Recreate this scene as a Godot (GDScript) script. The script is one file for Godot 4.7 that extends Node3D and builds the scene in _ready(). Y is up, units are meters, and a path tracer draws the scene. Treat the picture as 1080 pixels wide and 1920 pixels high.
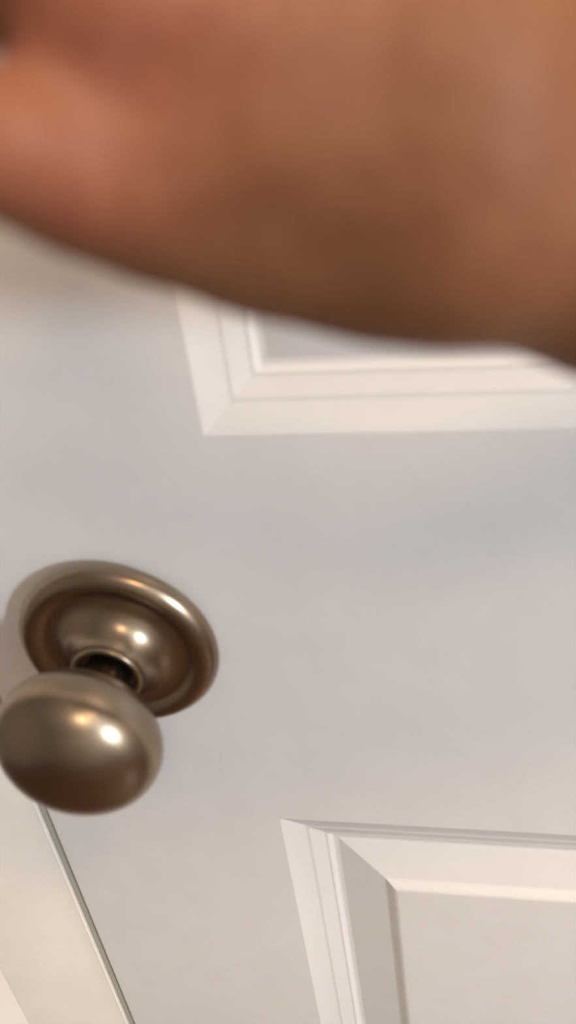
extends Node3D
# The hall side of a white six-panel door: a close view of its satin knob, an arm reaching past it.
# Metres, y up. The door face lies at z = 0 and looks along +z; the knob's axis is x = 0, y = KY.

const KY := 0.93
const DOOR_L := -0.0586
const DOOR_R := 0.700
const DOOR_TOP := 2.030
const ROOM_L := -1.50
const ROOM_R := 1.70
const ROOM_BACK := 2.60
const ROOM_TOP := 2.44

var mat := {}


func _ready() -> void:
	# ---- camera
	var cam := Camera3D.new()
	cam.name = "camera"
	var lens := CameraAttributesPhysical.new()
	lens.frustum_focal_length = 24.0
	lens.frustum_focus_distance = 0.50
	lens.exposure_aperture = 5.8
	lens.frustum_near = 0.01
	lens.frustum_far = 30.0
	cam.attributes = lens
	add_child(cam, true)
	cam.position = Vector3(0.1273, 1.1659, 0.2467)
	cam.rotation_order = EULER_ORDER_YXZ
	cam.rotation_degrees = Vector3(-35.714, 13.998, -8.504)
	cam.near = 0.01
	cam.far = 30.0
	cam.fov = 53.812
	cam.current = true
	# ---- surroundings and exposure
	var we := WorldEnvironment.new()
	we.name = "world_environment"
	var env := Environment.new()
	env.background_mode = Environment.BG_COLOR
	env.background_color = Color(0.10, 0.10, 0.11)
	env.tonemap_mode = Environment.TONE_MAPPER_LINEAR
	env.tonemap_exposure = 1.27
	env.sdfgi_enabled = true
	env.ssao_enabled = true
	env.ssil_enabled = true
	we.environment = env
	add_child(we, true)
	# ---- materials, setting, things
	make_materials()
	ceiling_lamp(Vector3(0.80, ROOM_TOP, 0.69), Color(1.0, 0.87, 0.73), 1.55, 0.14, "flush round ceiling lamp with a warm glowing dome above the door")
	wall_lamp(Vector3(ROOM_R, 1.53, 1.35), Color(0.905,0.945,0.985), 1.75, 0.10)
	ceiling_lamp(Vector3(0.50, ROOM_TOP, 1.30), Color(1.0, 0.84, 0.66), 0.62, 0.15, "flush round ceiling lamp with a glowing dome in the middle of the hall")
	room()
	door()
	casing()
	person()


# ---------------------------------------------------------------- materials

func noise_tex(freq: float, oct: int, a: Color, b: Color, sd: int, as_normal := false, strength := 1.0) -> NoiseTexture2D:
	var n := FastNoiseLite.new()
	n.seed = sd
	n.noise_type = FastNoiseLite.TYPE_SIMPLEX_SMOOTH
	n.frequency = freq
	n.fractal_octaves = oct
	var t := NoiseTexture2D.new()
	t.width = 512
	t.height = 512
	t.seamless = true
	t.noise = n
	if as_normal:
		t.as_normal_map = true
		t.bump_strength = strength
	else:
		var g := Gradient.new()
		g.set_color(0, a)
		g.set_color(1, b)
		t.color_ramp = g
	return t


func base_mat(key: String, c: Color, rough: float, metal := 0.0) -> StandardMaterial3D:
	var m := StandardMaterial3D.new()
	m.resource_name = key
	m.albedo_color = c
	m.roughness = rough
	m.metallic = metal
	mat[key] = m
	return m


func tri(m: StandardMaterial3D, s: float) -> void:
	m.uv1_triplanar = true
	m.uv1_world_triplanar = true
	m.uv1_scale = Vector3(s, s, s)


func make_materials() -> void:
	# white satin paint, a trace of roller texture
	var m := base_mat("door_paint", Color(0.89, 0.885, 0.88), 0.42)
	tri(m, 9.0)
	m.albedo_texture = noise_tex(0.006, 3, Color(0.985, 0.983, 0.98), Color(1, 1, 1), 3)
	m.normal_enabled = true
	m.normal_texture = noise_tex(0.05, 2, Color.BLACK, Color.WHITE, 4, true, 1.0)
	m.normal_scale = 0.05
	m = base_mat("trim_paint", Color(0.95, 0.935, 0.91), 0.40)
	tri(m, 7.0)
	m.albedo_texture = noise_tex(0.006, 3, Color(0.97, 0.965, 0.955), Color(1, 1, 1), 5)
	m = base_mat("wall_paint", Color(0.66, 0.635, 0.61), 0.75)
	tri(m, 4.0)
	m.normal_enabled = true
	m.normal_texture = noise_tex(0.06, 3, Color.BLACK, Color.WHITE, 6, true, 2.0)
	m.normal_scale = 0.25
	m = base_mat("ceiling_paint", Color(0.86, 0.85, 0.83), 0.85)
	m = base_mat("floor_wood", Color(1, 1, 1), 0.35)
	tri(m, 0.7)
	m.uv1_scale = Vector3(0.35, 1.0, 3.5)
	m.albedo_texture = noise_tex(0.012, 4, Color(0.32, 0.235, 0.175), Color(0.48, 0.37, 0.285), 7)
	# satin nickel, warm
	m = base_mat("satin_nickel", Color(0.60, 0.54, 0.47), 0.30, 1.0)
	tri(m, 25.0)
	m.roughness_texture = noise_tex(0.02, 3, Color(0.93, 0.93, 0.93), Color(1, 1, 1), 8)
	m = base_mat("seal", Color(0.66, 0.67, 0.63), 0.8)
	# skin
	m = base_mat("skin", Color(1, 1, 1), 0.55)
	m.vertex_color_use_as_albedo = true
	tri(m, 14.0)
	m.albedo_texture = noise_tex(0.02, 4, Color(0.88, 0.83, 0.80), Color(1, 1, 1), 9)
	m.normal_enabled = true
	m.normal_texture = noise_tex(0.09, 3, Color.BLACK, Color.WHITE, 10, true, 3.0)
	m.normal_scale = 0.22
	m.metallic_specular = 0.35
	m.subsurf_scatter_enabled = true
	m.subsurf_scatter_strength = 0.12
	m = base_mat("nail", Color(0.80, 0.58, 0.50), 0.25)
	m = base_mat("sleeve_cloth", Color(0.22, 0.23, 0.27), 0.9)
	m.rim_enabled = true
	m.rim = 0.3
	m = base_mat("lamp_metal", Color(0.62, 0.58, 0.52), 0.3, 1.0)


# ---------------------------------------------------------------- helpers

func tag(o: Node, label: String, category := "", kind := "") -> void:
	if label:
		o.set_meta("label", label)
	if category:
		o.set_meta("category", category)
	if kind:
		o.set_meta("kind", kind)


func new_st() -> SurfaceTool:
	var st := SurfaceTool.new()
	st.begin(Mesh.PRIMITIVE_TRIANGLES)
	return st


func commit(st: SurfaceTool, called: String, m: Material, parent: Node = self) -> MeshInstance3D:
	var o := MeshInstance3D.new()
	o.name = called
	st.index()
	o.mesh = st.commit()
	o.material_override = m
	o.cast_shadow = GeometryInstance3D.SHADOW_CASTING_SETTING_ON
	parent.add_child(o, true)
	return o


# one triangle with its outward normals; wound so that it faces along them
func tri3(st: SurfaceTool, p: Array, n: Array) -> void:
	var face: Vector3 = (p[1] - p[0]).cross(p[2] - p[0])
	var mean: Vector3 = n[0] + n[1] + n[2]
	var order := [0, 1, 2]
	if face.dot(mean) > 0.0:      # Godot: front faces run clockwise
		order = [0, 2, 1]
	for i in order:
		st.set_normal(n[i])
		st.add_vertex(p[i])


func quad(st: SurfaceTool, a: Vector3, b: Vector3, c: Vector3, d: Vector3, na: Vector3, nb: Vector3, nc: Vector3, nd: Vector3) -> void:
	tri3(st, [a, b, c], [na, nb, nc])
	tri3(st, [a, c, d], [na, nc, nd])


func flat_quad(st: SurfaceTool, a: Vector3, b: Vector3, c: Vector3, d: Vector3, n: Vector3) -> void:
	quad(st, a, b, c, d, n, n, n, n)


# box with rounded edges: a cube grid pushed onto a rounded box
func rbox(st: SurfaceTool, lo: Vector3, hi: Vector3, r: float) -> void:
	var half := (hi - lo) * 0.5
	var mid := (hi + lo) * 0.5
	var rr: float = min(r, min(half.x, min(half.y, half.z)) * 0.99)
	var core := half - Vector3(rr, rr, rr)
	var steps := [-1.0, -0.62, -0.28, 0.0, 0.28, 0.62, 1.0]
	for axis in 3:
		for side in [-1.0, 1.0]:
			var u := (axis + 1) % 3
			var v := (axis + 2) % 3
			var pts := []
			for i in 8:
				for j in 8:
					var s: float = float(steps[min(i, 6)]) if i < 4 else float(steps[i - 1])
					var t: float = float(steps[min(j, 6)]) if j < 4 else float(steps[j - 1])
					var c := Vector3.ZERO
					c[axis] = side * core[axis]
					c[u] = core[u] * (-1.0 if i < 4 else 1.0)
					c[v] = core[v] * (-1.0 if j < 4 else 1.0)
					var d := Vector3.ZERO
					d[axis] = side
					d[u] = s
					d[v] = t
					d = d.normalized()
					pts.append([mid + c + d * rr, d])
			for i in 7:
				for j in 7:
					var a: Array = pts[i * 8 + j]
					var b: Array = pts[(i + 1) * 8 + j]
					var c2: Array = pts[(i + 1) * 8 + j + 1]
					var e: Array = pts[i * 8 + j + 1]
					quad(st, a[0], b[0], c2[0], e[0], a[1], b[1], c2[1], e[1])


# smooth a profile: Catmull-Rom through soft points, sharp corners doubled
func soften(pts: Array, cuts: int) -> PackedVector2Array:
	var out := PackedVector2Array()
	for i in pts.size() - 1:
		var p0: Vector2 = pts[max(i - 1, 0)]
		var p1: Vector2 = pts[i]
		var p2: Vector2 = pts[i + 1]
		var p3: Vector2 = pts[min(i + 2, pts.size() - 1)]
		for k in cuts:
			var t := float(k) / cuts
			out.append(p1.cubic_interpolate(p2, p0, p3, t) if p1.distance_to(p2) > 1e-7 else p1)
	out.append(pts[-1])
	return out


func profile_normals(p: PackedVector2Array) -> Array:
	# per segment end normals, creased where the bend is sharp; left-hand normal
	var seg := []
	for i in p.size() - 1:
		var d := (p[i + 1] - p[i])
		seg.append(Vector2(-d.y, d.x).normalized() if d.length() > 1e-8 else Vector2.ZERO)
	var ends := []
	for i in seg.size():
		var a: Vector2 = seg[i]
		var b: Vector2 = seg[i]
		if i > 0 and seg[i - 1].dot(seg[i]) > 0.80:
			a = (seg[i - 1] + seg[i]).normalized()
		if i < seg.size() - 1 and seg[i + 1].dot(seg[i]) > 0.80:
			b = (seg[i + 1] + seg[i]).normalized()
		ends.append([a, b])
	return ends


# profile x = radius, y = height along +z; turned round the z axis
func lathe(st: SurfaceTool, prof: PackedVector2Array, n: int, flip := 1.0) -> void:
	var ends := profile_normals(prof)
	for i in prof.size() - 1:
		var a := prof[i]
		var b := prof[i + 1]
		if a.distance_to(b) < 1e-8:
			continue
		var na: Vector2 = ends[i][0] * flip
		var nb: Vector2 = ends[i][1] * flip
		for k in n:
			var t0 := TAU * k / n
			var t1 := TAU * (k + 1) / n
			var e0 := Vector3(cos(t0), sin(t0), 0)
			var e1 := Vector3(cos(t1), sin(t1), 0)
			var z := Vector3(0, 0, 1)
			var q := [e0 * a.x + z * a.y, e1 * a.x + z * a.y, e1 * b.x + z * b.y, e0 * b.x + z * b.y]
			var w := [e0 * na.x + z * na.y, e1 * na.x + z * na.y, e1 * nb.x + z * nb.y, e0 * nb.x + z * nb.y]
			if b.x > 1e-6:
				tri3(st, [q[0], q[1], q[2]] if a.x > 1e-6 else [q[0], q[2], q[3]], [w[0], w[1], w[2]] if a.x > 1e-6 else [w[0], w[2], w[3]])
				if a.x > 1e-6:
					tri3(st, [q[0], q[2], q[3]], [w[0], w[2], w[3]])
			else:
				tri3(st, [q[0], q[1], q[3]], [w[0], w[1], w[3]])


# profile x = distance inward from the rectangle's edge, y = z; mitred at the corners
func sweep_rect(st: SurfaceTool, x0: float, y0: float, x1: float, y1: float, prof: PackedVector2Array) -> void:
	var ends := profile_normals(prof)
	for i in prof.size() - 1:
		var a := prof[i]
		var b := prof[i + 1]
		if a.distance_to(b) < 1e-8:
			continue
		var na: Vector2 = ends[i][0]
		var nb: Vector2 = ends[i][1]
		var ra := [Vector3(x0 + a.x, y0 + a.x, a.y), Vector3(x1 - a.x, y0 + a.x, a.y), Vector3(x1 - a.x, y1 - a.x, a.y), Vector3(x0 + a.x, y1 - a.x, a.y)]
		var rb := [Vector3(x0 + b.x, y0 + b.x, b.y), Vector3(x1 - b.x, y0 + b.x, b.y), Vector3(x1 - b.x, y1 - b.x, b.y), Vector3(x0 + b.x, y1 - b.x, b.y)]
		var inward := [Vector3(0, 1, 0), Vector3(-1, 0, 0), Vector3(0, -1, 0), Vector3(1, 0, 0)]
		for s in 4:
			var t := (s + 1) % 4
			var n0: Vector3 = inward[s] * na.x + Vector3(0, 0, na.y)
			var n1: Vector3 = inward[s] * nb.x + Vector3(0, 0, nb.y)
			quad(st, ra[s], ra[t], rb[t], rb[s], n0, n0, n1, n1)


# ---------------------------------------------------------------- setting

func slab(called: String, lo: Vector3, hi: Vector3, m: Material, parent: Node = self) -> MeshInstance3D:
	var st := new_st()
	rbox(st, lo, hi, 0.001)
	var o := commit(st, called, m, parent)
	if parent == self:
		tag(o, "", "", "structure")
	return o


func room() -> void:
	var t := 0.12
	slab("floor", Vector3(ROOM_L - t, -0.12, -0.30), Vector3(ROOM_R + t, 0.0, ROOM_BACK + t), mat.floor_wood).set_meta("label", "brown wooden floor of the hall")
	slab("ceiling", Vector3(ROOM_L - t, ROOM_TOP, -0.30), Vector3(ROOM_R + t, ROOM_TOP + 0.12, ROOM_BACK + t), mat.ceiling_paint).set_meta("label", "white ceiling of the hall")
	slab("wall_left", Vector3(ROOM_L - t, 0, -t), Vector3(ROOM_L, ROOM_TOP, ROOM_BACK), mat.wall_paint).set_meta("label", "pale wall on the left of the hall")
	slab("wall_right", Vector3(ROOM_R, 0, -t), Vector3(ROOM_R + t, ROOM_TOP, ROOM_BACK), mat.wall_paint).set_meta("label", "pale wall on the right of the hall")
	slab("wall_rear", Vector3(ROOM_L - t, 0, ROOM_BACK), Vector3(ROOM_R + t, ROOM_TOP, ROOM_BACK + t), mat.wall_paint).set_meta("label", "pale wall behind the viewer")
	# the wall with the door: one mesh round the opening
	var st := new_st()
	var ol := DOOR_L - 0.022
	var orr := DOOR_R + 0.022
	var ot := DOOR_TOP + 0.022
	rbox(st, Vector3(ROOM_L, 0, -t), Vector3(ol, ROOM_TOP, 0), 0.001)
	rbox(st, Vector3(orr, 0, -t), Vector3(ROOM_R, ROOM_TOP, 0), 0.001)
	rbox(st, Vector3(ol, ot, -t), Vector3(orr, ROOM_TOP, 0), 0.001)
	var w := commit(st, "wall_front", mat.wall_paint)
	tag(w, "pale wall round the white door", "", "structure")
	# closed off behind the door
	slab("wall_beyond", Vector3(ROOM_L - t, -0.0, -0.30), Vector3(ROOM_R + t, ROOM_TOP, -0.24), mat.wall_paint).set_meta("label", "wall of the space beyond the closed door")
	var bl := slab("baseboard_front", Vector3(ROOM_L, 0, 0), Vector3(DOOR_L - 0.0846, 0.09, 0.012), mat.trim_paint)
	bl.set_meta("label", "white baseboard left of the door casing")


func casing() -> void:
	# jamb: three boards and the stop behind the door, then the casing round it
	var st := new_st()
	var g := 0.0045
	rbox(st, Vector3(DOOR_L - 0.022, 0, -0.118), Vector3(DOOR_L - g, DOOR_TOP + 0.022, -0.0005), 0.0007)
	rbox(st, Vector3(DOOR_R + g, 0, -0.118), Vector3(DOOR_R + 0.022, DOOR_TOP + 0.022, -0.0005), 0.0007)
	rbox(st, Vector3(DOOR_L - 0.022, DOOR_TOP + g, -0.118), Vector3(DOOR_R + 0.022, DOOR_TOP + 0.022, -0.0005), 0.0007)
	var j := commit(st, "trim_1", mat.trim_paint)
	tag(j, "white door jamb along the narrow gap at the door edge", "", "structure")
	var s2 := new_st()
	rbox(s2, Vector3(DOOR_L - g, 0, -0.050), Vector3(DOOR_L - 0.0002, DOOR_TOP, -0.0018), 0.0012)
	rbox(s2, Vector3(DOOR_R + 0.0002, 0, -0.050), Vector3(DOOR_R + g, DOOR_TOP, -0.0018), 0.0012)
	rbox(s2, Vector3(DOOR_L - g, DOOR_TOP + 0.0002, -0.050), Vector3(DOOR_R + g, DOOR_TOP + g, -0.0018), 0.001)
	commit(s2, "weatherstrip", mat.seal, j).set_meta("label", "grey seal in the gap")
	# casing: profile across its width (from the opening outward), mitred at the head
	var c := new_st()
	var prof := soften([Vector2(0, 0.0002), Vector2(0.004, 0.0008), Vector2(0.012, 0.0026), Vector2(0.030, 0.0062), Vector2(0.0475, 0.0088), Vector2(0.0500, 0.0093), Vector2(0.0560, 0.0125), Vector2(0.0610, 0.0150), Vector2(0.0640, 0.0156), Vector2(0.0720, 0.0156), Vector2(0.0745, 0.0145), Vector2(0.0755, 0.0115), Vector2(0.0760, 0.0), Vector2(0.0760, 0.0)], 4)
	var ends := profile_normals(prof)
	var il := DOOR_L - 0.0049
	var ir := DOOR_R + 0.0049
	var it := DOOR_TOP + 0.0049
	for i in prof.size() - 1:
		var a := prof[i]
		var b := prof[i + 1]
		if a.distance_to(b) < 1e-8:
			continue
		var na: Vector2 = ends[i][0]
		var nb: Vector2 = ends[i][1]
		var pa := [Vector3(il - a.x, 0, a.y), Vector3(il - a.x, it + a.x, a.y), Vector3(ir + a.x, it + a.x, a.y), Vector3(ir + a.x, 0, a.y)]
		var pb := [Vector3(il - b.x, 0, b.y), Vector3(il - b.x, it + b.x, b.y), Vector3(ir + b.x, it + b.x, b.y), Vector3(ir + b.x, 0, b.y)]
		var out := [Vector3(-1, 0, 0), Vector3(0, 1, 0), Vector3(1, 0, 0)]
		for s in 3:
			var n0: Vector3 = out[s] * na.x + Vector3(0, 0, na.y)
			var n1: Vector3 = out[s] * nb.x + Vector3(0, 0, nb.y)
			quad(c, pa[s], pa[s + 1], pb[s + 1], pb[s], n0, n0, n1, n1)
	var co := commit(c, "trim_2", mat.trim_paint)
	tag(co, "white moulded door casing left of the gap, with the knob's shadow on it", "", "structure")


func door() -> void:
	var d := Node3D.new()
	d.name = "door_1"
	add_child(d, true)
	tag(d, "white painted six-panel door with moulded panels and a satin nickel knob", "", "structure")
	# panels: [x0, y0, x1, y1]
	var xs := [0.0436, 0.2682, 0.3718, 0.5964]
	var ys := [0.240, KY - 0.1009, KY + 0.0816, 1.620, 1.720, 1.915]
	# ---- the leaf: stiles and rails in one skin, rounded outer edge
	var st := new_st()
	var e := 0.0012
	var zt := 0.035
	var cx := [DOOR_L + e, xs[0], xs[1], xs[2], xs[3], DOOR_R - e]
	var cy := [0.008 + e, ys[0], ys[1], ys[2], ys[3], ys[4], ys[5], DOOR_TOP - e]
	for i in 5:
		for j in 7:
			if (i == 1 or i == 3) and (j == 1 or j == 3 or j == 5):
				continue
			for side in 2:
				var z: float = 0.0 if side == 0 else -zt
				flat_quad(st, Vector3(cx[i], cy[j], z), Vector3(cx[i + 1], cy[j], z), Vector3(cx[i + 1], cy[j + 1], z), Vector3(cx[i], cy[j + 1], z), Vector3(0, 0, 1.0 - 2.0 * side))
	# rounded arris and edges: swept outward from the rectangle of the face
	var edge := PackedVector2Array()
	for k in 7:
		var t := PI * 0.5 * k / 6.0
		edge.append(Vector2(e * (1.0 - sin(t)), -e * (1.0 - cos(t))))
	for k in 7:
		var t := PI * 0.5 * (1.0 - k / 6.0)
		edge.append(Vector2(e * (1.0 - sin(t)), -zt + e * (1.0 - cos(t))))
	var rev := PackedVector2Array()
	for k in range(edge.size() - 1, -1, -1):
		rev.append(edge[k])
	sweep_rect(st, DOOR_L, 0.008, DOOR_R, DOOR_TOP, rev)
	commit(st, "door_leaf", mat.door_paint, d)
	# ---- panels: sticking that falls to a groove, then the raised field
	var sticking := soften([Vector2(0, 0), Vector2(0, 0), Vector2(0.0010, -0.0005), Vector2(0.0045, -0.0022), Vector2(0.0085, -0.0038), Vector2(0.0093, -0.0040), Vector2(0.0103, -0.0041), Vector2(0.0110, -0.0044), Vector2(0.0154, -0.0062), Vector2(0.0162, -0.0064), Vector2(0.0170, -0.0065), Vector2(0.0186, -0.0077), Vector2(0.0194, -0.0079), Vector2(0.0205, -0.0079)], 4)
	var field := soften([Vector2(0.0205, -0.0079), Vector2(0.0212, -0.0078), Vector2(0.0225, -0.0074), Vector2(0.0300, -0.0053), Vector2(0.0380, -0.0031), Vector2(0.0400, -0.0025), Vector2(0.0430, -0.0007), Vector2(0.0445, -0.0001), Vector2(0.0460, 0.0), Vector2(0.0480, 0.0)], 4)
	for i in [0, 2]:
		for j in [0, 2, 4]:
			var s := new_st()
			sweep_rect(s, xs[i], ys[j], xs[i + 1], ys[j + 1], sticking)
			var mo := commit(s, "panel_moulding", mat.door_paint, d)
			var f := new_st()
			sweep_rect(f, xs[i], ys[j], xs[i + 1], ys[j + 1], field)
			var q := 0.0480
			flat_quad(f, Vector3(xs[i] + q, ys[j] + q, 0), Vector3(xs[i + 1] - q, ys[j] + q, 0), Vector3(xs[i + 1] - q, ys[j + 1] - q, 0), Vector3(xs[i] + q, ys[j + 1] - q, 0), Vector3(0, 0, 1))
			# back of the panel
			flat_quad(f, Vector3(xs[i], ys[j], -zt), Vector3(xs[i + 1], ys[j], -zt), Vector3(xs[i + 1], ys[j + 1], -zt), Vector3(xs[i], ys[j + 1], -zt), Vector3(0, 0, -1))
			commit(f, "raised_panel", mat.door_paint, d)
	# ---- the knob
	knob(d)


func knob(d: Node3D) -> void:
	var st := new_st()
	# ball: a flattened sphere flowing into its shank
	var zc := 0.0500
	var rr := 0.0270
	var rz := 0.0185
	var p := []
	p.append(Vector2(0.0078, 0.0130))
	p.append(Vector2(0.0078, 0.0130))
	p.append(Vector2(0.0079, 0.0200))
	p.append(Vector2(0.0086, 0.0245))
	p.append(Vector2(0.0102, 0.0278))
	for k in range(0, 25):
		var t := deg_to_rad(-58.0 + 148.0 * k / 24.0)
		# slightly squared shoulder
		var cr: float = pow(max(cos(t), 0.0), 0.94)
		p.append(Vector2(rr * cr, zc + rz * sin(t)))
	p[-1] = Vector2(0.0, zc + rz)
	lathe(st, soften(p, 3), 96, -1.0)
	var b := commit(st, "door_knob", mat.satin_nickel, d)
	b.position = Vector3(0, KY, 0)
	tag(b, "round satin nickel door knob")
	var r := new_st()
	var R := 0.0358
	var pr := [Vector2(R - 0.0045, 0.0), Vector2(R - 0.0045, 0.0), Vector2(R - 0.0036, 0.0012), Vector2(R - 0.0010, 0.0036), Vector2(R, 0.0060), Vector2(R - 0.0008, 0.0084), Vector2(R - 0.0027, 0.0103), Vector2(R - 0.0050, 0.0110), Vector2(R - 0.0072, 0.0106), Vector2(R - 0.0090, 0.0097),
		Vector2(R - 0.0102, 0.0092), Vector2(R - 0.0125, 0.0092), Vector2(R - 0.0160, 0.0102), Vector2(R - 0.0195, 0.0128), Vector2(R - 0.0220, 0.0163), Vector2(R - 0.0231, 0.0190), Vector2(R - 0.0233, 0.0206),
		Vector2(R - 0.0237, 0.0214), Vector2(R - 0.0245, 0.0217), Vector2(R - 0.0253, 0.0212), Vector2(R - 0.0256, 0.0200), Vector2(R - 0.0257, 0.0160), Vector2(R - 0.0260, 0.0155), Vector2(0.0076, 0.0155)]
	lathe(r, soften(pr, 4), 112, -1.0)
	commit(r, "rosette", mat.satin_nickel, b)


# ---------------------------------------------------------------- lamps

func ceiling_lamp(at: Vector3, c: Color, energy: float, radius: float, label: String) -> void:
	var o := Node3D.new()
	o.name = "ceiling_lamp"
	o.position = at
	add_child(o, true)
	tag(o, label, "lamp")
	var ring := new_st()
	lathe(ring, soften([Vector2(0.0, 0.0), Vector2(radius + 0.01, 0.0), Vector2(radius + 0.012, 0.004), Vector2(radius + 0.012, 0.02), Vector2(radius + 0.004, 0.026), Vector2(radius - 0.004, 0.022)], 3), 64, -1.0)
	var ro := commit(ring, "lamp_base", mat.lamp_metal, o)
	ro.rotation_degrees = Vector3(90, 0, 0)
	var m := base_mat("lamp_dome_glow", Color(0.95, 0.93, 0.88), 0.4)
	m.emission_enabled = true
	m.emission = c
	m.emission_energy_multiplier = 1.2
	var dome := new_st()
	var pp := []
	for k in 13:
		var t := PI * 0.5 * k / 12.0
		pp.append(Vector2((radius - 0.004) * cos(t), 0.020 + 0.05 * sin(t)))
	pp[-1] = Vector2(0, 0.07)
	lathe(dome, PackedVector2Array(pp), 64, -1.0)
	var dm := commit(dome, "lamp_dome", m, o)
	dm.rotation_degrees = Vector3(90, 0, 0)
	var l := AreaLight3D.new()
	l.name = "lamp_light"
	l.area_size = Vector2(radius * 1.75, radius * 1.75)
	l.area_normalize_energy = true
	l.light_color = c
	l.light_energy = energy
	l.area_range = 8.0
	l.shadow_enabled = true
	o.add_child(l, true)
	l.position = Vector3(0, -0.078, 0)
	l.rotation_degrees = Vector3(-90, 0, 0)


func wall_lamp(at: Vector3, c: Color, energy: float, radius: float) -> void:
	var o := Node3D.new()
	o.name = "wall_lamp"
	o.position = at
	add_child(o, true)
	tag(o, "white glass globe lamp on the wall right of the door", "lamp")
	var plate := new_st()
	lathe(plate, soften([Vector2(0, 0), Vector2(0.055, 0), Vector2(0.058, 0.004), Vector2(0.054, 0.014), Vector2(0.03, 0.020), Vector2(0.014, 0.026), Vector2(0.012, 0.05), Vector2(0.012, 0.07)], 3), 48, -1.0)
	var po := commit(plate, "lamp_base", mat.lamp_metal, o)
	po.rotation_degrees = Vector3(0, -90, 0)
	var m := base_mat("globe_glow", Color(0.95, 0.95, 0.95), 0.4)
	m.emission_enabled = true
	m.emission = c
	m.emission_energy_multiplier = 1.5
	var g := MeshInstance3D.new()
	g.name = "lamp_globe"
	var sm := SphereMesh.new()
	sm.radius = radius
	sm.height = radius * 2.0
	sm.radial_segments = 48
	sm.rings = 24
	g.mesh = sm
	g.material_override = m
	o.add_child(g, true)
	g.position = Vector3(-0.06 - radius, 0, 0)
	var l := OmniLight3D.new()
	l.name = "globe_light"
	l.light_color = c
	l.light_energy = energy
	l.light_size = radius * 0.98
	l.omni_range = 8.0
	l.omni_attenuation = 2.0
	l.shadow_enabled = true
	o.add_child(l, true)
	l.position = g.position


# ---------------------------------------------------------------- the reaching arm

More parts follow.
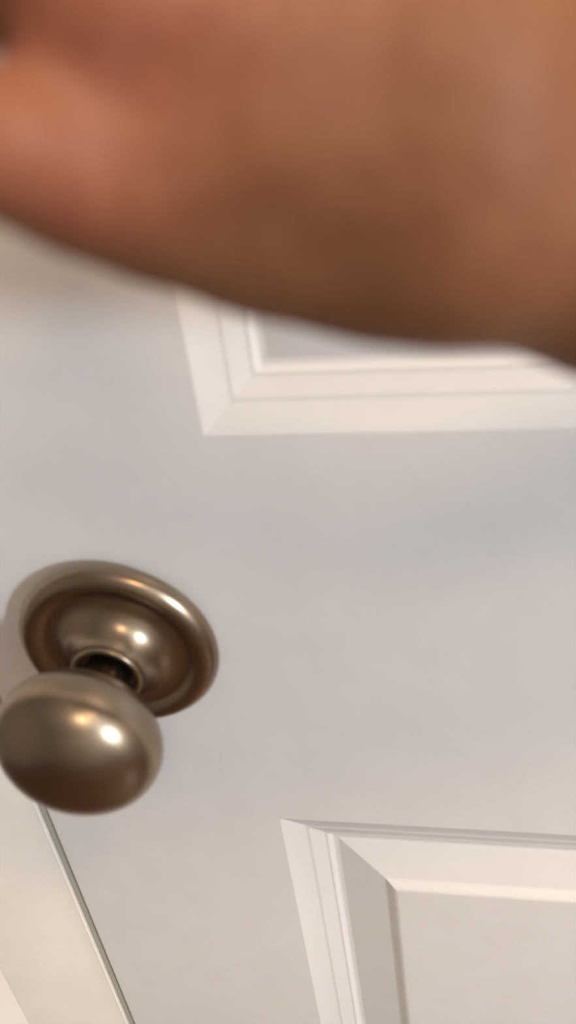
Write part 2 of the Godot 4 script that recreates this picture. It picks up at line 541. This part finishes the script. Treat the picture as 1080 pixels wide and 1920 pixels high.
func person() -> void:
	# joints (metres) with radii, and the bones between them
	var J := {
		"pm": [Vector3(0.0799, 1.1399, 0.1498), 0.0061],
		"p1": [Vector3(0.0846, 1.1349, 0.1438), 0.0070],
		"p2": [Vector3(0.0913, 1.1307, 0.1389), 0.0092],
		"p3": [Vector3(0.1017, 1.1255, 0.1327), 0.0114],
		"p4": [Vector3(0.1138, 1.1222, 0.1300), 0.0128],
		"p5": [Vector3(0.1238, 1.1221, 0.1318), 0.0126],
		"ulna": [Vector3(0.1357, 1.1193, 0.1245), 0.0148],
		"w2": [Vector3(0.1441, 1.1160, 0.1228), 0.0168],
		"q1": [Vector3(0.1052, 1.1364, 0.1376), 0.0097],
		"q2": [Vector3(0.1240, 1.1297, 0.1325), 0.0126],
		"q3": [Vector3(0.1401, 1.1234, 0.1204), 0.0160],
		"pp": [Vector3(0.0442, 1.1403, 0.1318), 0.0067],
		"pd": [Vector3(0.0296, 1.1344, 0.1302), 0.0062],
		"pt": [Vector3(0.0237, 1.1272, 0.1306), 0.0054],
		"rm": [Vector3(0.0897, 1.1511, 0.1402), 0.0074],
		"r4": [Vector3(0.1241, 1.1375, 0.1299), 0.0126],
		"rp": [Vector3(0.0460, 1.1549, 0.1152), 0.0071],
		"rd": [Vector3(0.0267, 1.1481, 0.1122), 0.0066],
		"rt": [Vector3(0.0180, 1.1398, 0.1120), 0.0057],
		"mm": [Vector3(0.0897, 1.1597, 0.1263), 0.0084],
		"m4": [Vector3(0.1251, 1.1436, 0.1145), 0.0126],
		"mp": [Vector3(0.0469, 1.1685, 0.0985), 0.0076],
		"md": [Vector3(0.0275, 1.1613, 0.0959), 0.0070],
		"mt": [Vector3(0.0168, 1.1527, 0.0942), 0.0060],
		"im": [Vector3(0.0913, 1.1693, 0.1071), 0.0082],
		"i4": [Vector3(0.1263, 1.1502, 0.0901), 0.0118],
		"ip": [Vector3(0.0546, 1.1822, 0.0822), 0.0074],
		"id": [Vector3(0.0360, 1.1770, 0.0800), 0.0067],
		"it": [Vector3(0.0251, 1.1694, 0.0777), 0.0059],
		"tc": [Vector3(0.1250, 1.1515, 0.0959), 0.0122],
		"tm": [Vector3(0.1071, 1.1644, 0.0844), 0.0101],
		"ti": [Vector3(0.0928, 1.1718, 0.0761), 0.0084],
		"tt": [Vector3(0.0804, 1.1746, 0.0707), 0.0069],
		"rad": [Vector3(0.1433, 1.1358, 0.0902), 0.0176],
		"mid": [Vector3(0.1402, 1.1306, 0.1150), 0.0164],
		"f1": [Vector3(0.1782, 1.1212, 0.1051), 0.0280],
		"f2": [Vector3(0.2246, 1.1175, 0.0877), 0.0340],
		"el": [Vector3(0.3499, 1.1228, 0.0632), 0.0380],
		"ua": [Vector3(0.4986, 1.3200, 0.1466), 0.0440],
		"f0u": [Vector3(0.1539, 1.1167, 0.1188), 0.0202],
		"f0r": [Vector3(0.1558, 1.1325, 0.0959), 0.0202],
	}
	var B := [["q1", "q2"], ["q2", "q3"], ["q3", "f1"], ["q1", "p1"], ["pm", "p1"], ["p1", "p2"], ["p2", "p3"], ["p3", "p4"], ["p4", "p5"], ["p5", "ulna"], ["ulna", "w2"], ["w2", "f0u"], ["f0u", "f2"], ["pm", "pp"], ["pp", "pd"], ["pd", "pt"], ["rm", "r4"], ["rm", "rp"], ["rp", "rd"], ["rd", "rt"], ["mm", "m4"], ["mm", "mp"], ["mp", "md"], ["md", "mt"], ["im", "i4"], ["im", "ip"], ["ip", "id"], ["id", "it"], ["tc", "tm"], ["tm", "ti"], ["ti", "tt"], ["tc", "rad"], ["r4", "mid"], ["m4", "mid"], ["m4", "rad"], ["i4", "rad"], ["i4", "tc"], ["p5", "r4"], ["mid", "f1"], ["rad", "f0r"], ["f0r", "f2"], ["f1", "f2"], ["f2", "el"], ["el", "ua"]]
	var cell := 0.0022
	var k := 560.0
	var lo := Vector3(1e9, 1e9, 1e9)
	var hi := -lo
	for q in J:
		var c: Vector3 = J[q][0]
		var r: float = J[q][1] + 0.02
		lo = lo.min(c - Vector3(r, r, r))
		hi = hi.max(c + Vector3(r, r, r))
	var n := Vector3i(((hi - lo) / cell).ceil()) + Vector3i(2, 2, 2)
	var sum := PackedFloat32Array()
	sum.resize(n.x * n.y * n.z)
	for b in B:
		var a: Vector3 = J[b[0]][0]
		var ra: float = J[b[0]][1]
		var e: Vector3 = J[b[1]][0]
		var re: float = J[b[1]][1]
		var ab := e - a
		var l2 := ab.length_squared()
		# long bones in short stretches, so that only cells near the bone are visited
		var parts := int(ceil(ab.length() / 0.03))
		for s in parts:
			var t0 := float(s) / parts
			var t1 := float(s + 1) / parts
			var q0 := a + ab * t0
			var q1 := a + ab * t1
			var pad: float = max(ra, re) + 0.011
			var i0 := Vector3i(((q0.min(q1) - Vector3(pad, pad, pad) - lo) / cell).floor())
			var i1 := Vector3i(((q0.max(q1) + Vector3(pad, pad, pad) - lo) / cell).ceil())
			i0 = i0.clamp(Vector3i.ZERO, n - Vector3i.ONE)
			i1 = i1.clamp(Vector3i.ZERO, n - Vector3i.ONE)
			for z in range(i0.z, i1.z + 1):
				for y in range(i0.y, i1.y + 1):
					var row := (z * n.y + y) * n.x
					for x in range(i0.x, i1.x + 1):
						var p := lo + Vector3(x, y, z) * cell
						var t := (p - a).dot(ab) / l2
						# this stretch owns only its own span of the bone
						if (t < t0 and s > 0) or (t >= t1 and s < parts - 1):
							continue
						t = clampf(t, 0.0, 1.0)
						var d := p.distance_to(a + ab * t) - lerpf(ra, re, t)
						if d < 0.011:
							sum[row + x] += exp(-d * k)
	# sum > 1 is inside; surface nets on the log of it
	var idx := {}
	var vs := PackedVector3Array()
	var f := PackedFloat32Array()
	f.resize(sum.size())
	for i in sum.size():
		f[i] = 0.0115 if sum[i] <= 0.0 else minf(-log(sum[i]) / k, 0.0115)
	var off := [0, 1, n.x, n.x + 1, n.x * n.y, n.x * n.y + 1, n.x * n.y + n.x, n.x * n.y + n.x + 1]
	var corner := [Vector3(0, 0, 0), Vector3(1, 0, 0), Vector3(0, 1, 0), Vector3(1, 1, 0), Vector3(0, 0, 1), Vector3(1, 0, 1), Vector3(0, 1, 1), Vector3(1, 1, 1)]
	var edges := [[0, 1], [2, 3], [4, 5], [6, 7], [0, 2], [1, 3], [4, 6], [5, 7], [0, 4], [1, 5], [2, 6], [3, 7]]
	var norms := PackedVector3Array()
	for z in n.z - 1:
		for y in n.y - 1:
			for x in n.x - 1:
				var at := (z * n.y + y) * n.x + x
				if f[at] > 0.009:
					continue
				var inside := 0
				for c in 8:
					if f[at + off[c]] < 0.0:
						inside += 1
				if inside == 0 or inside == 8:
					continue
				var mean := Vector3.ZERO
				var m := 0
				for ed in edges:
					var f0 := f[at + off[ed[0]]]
					var f1 := f[at + off[ed[1]]]
					if (f0 < 0.0) != (f1 < 0.0):
						mean += corner[ed[0]].lerp(corner[ed[1]], f0 / (f0 - f1))
						m += 1
				idx[at] = vs.size()
				vs.append(lo + (Vector3(x, y, z) + mean / m) * cell)
				norms.append(Vector3(
					f[at + 1] + f[at + off[3]] + f[at + off[5]] + f[at + off[7]] - f[at] - f[at + off[2]] - f[at + off[4]] - f[at + off[6]],
					f[at + off[2]] + f[at + off[3]] + f[at + off[6]] + f[at + off[7]] - f[at] - f[at + off[1]] - f[at + off[4]] - f[at + off[5]],
					f[at + off[4]] + f[at + off[5]] + f[at + off[6]] + f[at + off[7]] - f[at] - f[at + off[1]] - f[at + off[2]] - f[at + off[3]]).normalized())
	var tris := PackedInt32Array()
	var step := [1, n.x, n.x * n.y]
	for at in idx:
		for axis in 3:
			var u: int = step[(axis + 1) % 3]
			var v: int = step[(axis + 2) % 3]
			var a0 := f[at]
			var a1 := f[at + step[axis]]
			if (a0 < 0.0) == (a1 < 0.0):
				continue
			if not (idx.has(at - u) and idx.has(at - v) and idx.has(at - u - v)):
				continue
			var q := [idx[at], idx[at - u], idx[at - u - v], idx[at - v]]
			if a0 > 0.0:
				tris.append_array(PackedInt32Array([q[0], q[1], q[2], q[0], q[2], q[3]]))
			else:
				tris.append_array(PackedInt32Array([q[0], q[2], q[1], q[0], q[3], q[2]]))
	# two rounds of smoothing of the shading normals over neighbours
	for pass_no in 3:
		var acc := norms.duplicate()
		for i in range(0, tris.size(), 3):
			var s := norms[tris[i]] + norms[tris[i + 1]] + norms[tris[i + 2]]
			for c in 3:
				acc[tris[i + c]] += s
		for i in acc.size():
			norms[i] = acc[i].normalized()
	# pigment: knuckles and finger ends redder, the rest a warm brown
	var skin := Color(0.222, 0.100, 0.049)
	var ruddy := Color(0.27, 0.102, 0.056)
	var palm := Color(0.4,0.2,0.1)
	var cols := PackedColorArray()
	var spots := []
	for q in ["pm", "rm", "mm", "im", "pp", "rp", "mp", "ip", "pt", "rt", "mt", "it", "tm", "ti", "tt"]:
		spots.append(J[q][0])
	for p in vs:
		var w := 0.0
		for s in spots:
			w = maxf(w, exp(-p.distance_squared_to(s) / (2.0 * 0.011 * 0.011)) * 1.35)
		cols.append(skin.lerp(ruddy, clampf(w, 0.0, 1.0)))
	var am := ArrayMesh.new()
	var arr := []
	arr.resize(Mesh.ARRAY_MAX)
	arr[Mesh.ARRAY_VERTEX] = vs
	arr[Mesh.ARRAY_NORMAL] = norms
	arr[Mesh.ARRAY_COLOR] = cols
	arr[Mesh.ARRAY_INDEX] = tris
	am.add_surface_from_arrays(Mesh.PRIMITIVE_TRIANGLES, arr)
	var o := MeshInstance3D.new()
	o.name = "person"
	o.mesh = am
	o.material_override = mat.skin
	add_child(o, true)
	tag(o, "bare brown forearm and hand reaching across in front of the white door", "person")
	# nails: thin domes on the backs of the finger ends
	for q in [["pd", "pt", "pp"], ["rd", "rt", "rp"], ["md", "mt", "mp"], ["id", "it", "ip"], ["ti", "tt", "tm"]]:
		var tip: Vector3 = J[q[1]][0]
		var prev: Vector3 = J[q[0]][0]
		var before: Vector3 = J[q[2]][0]
		var rad: float = J[q[1]][1]
		var along := (tip - prev).normalized()
		var back := (prev - before).normalized()
		back = (back - along * back.dot(along)).normalized()   # the outer side of the bend
		var side := along.cross(back).normalized()
		var st := new_st()
		var grid := []
		for i in 9:
			for j in 9:
				var u := (i / 8.0 - 0.5) * 2.0
				var v := (j / 8.0 - 0.5) * 2.0
				var wide := u * 0.95
				var dir := (back * cos(wide) + side * sin(wide)).normalized()
				grid.append([tip + along * (v * rad * 0.75 + rad * 0.15 - u * u * v * rad * 0.1) + dir * rad * (1.06 - 0.10 * maxf(v, 0.0) * v), dir])
		for i in 8:
			for j in 8:
				var a: Array = grid[i * 9 + j]
				var b: Array = grid[(i + 1) * 9 + j]
				var c: Array = grid[(i + 1) * 9 + j + 1]
				var e: Array = grid[i * 9 + j + 1]
				quad(st, a[0], b[0], c[0], e[0], a[1], b[1], c[1], e[1])
		commit(st, "nail", mat.nail, o)
	sleeve(o, J["el"][0], J["ua"][0])


func sleeve(parent: Node, el: Vector3, ua: Vector3) -> void:
	# short sleeve of a dark shirt round the upper arm, hem turned in
	var axis := (ua - el).normalized()
	var st := new_st()
	var prof := soften([Vector2(0.0, 0.30), Vector2(0.030, 0.296), Vector2(0.050, 0.28), Vector2(0.060, 0.25), Vector2(0.060, 0.20), Vector2(0.058, 0.14), Vector2(0.059, 0.120), Vector2(0.057, 0.117), Vector2(0.055, 0.120), Vector2(0.053, 0.16)], 3)
	lathe(st, prof, 48, 1.0)
	var o := commit(st, "sleeve", mat.sleeve_cloth, parent)
	var x := axis.cross(Vector3.UP).normalized()
	o.basis = Basis(x, axis.cross(x).normalized(), axis)
	o.position = el
	tag(o, "dark short shirt sleeve")
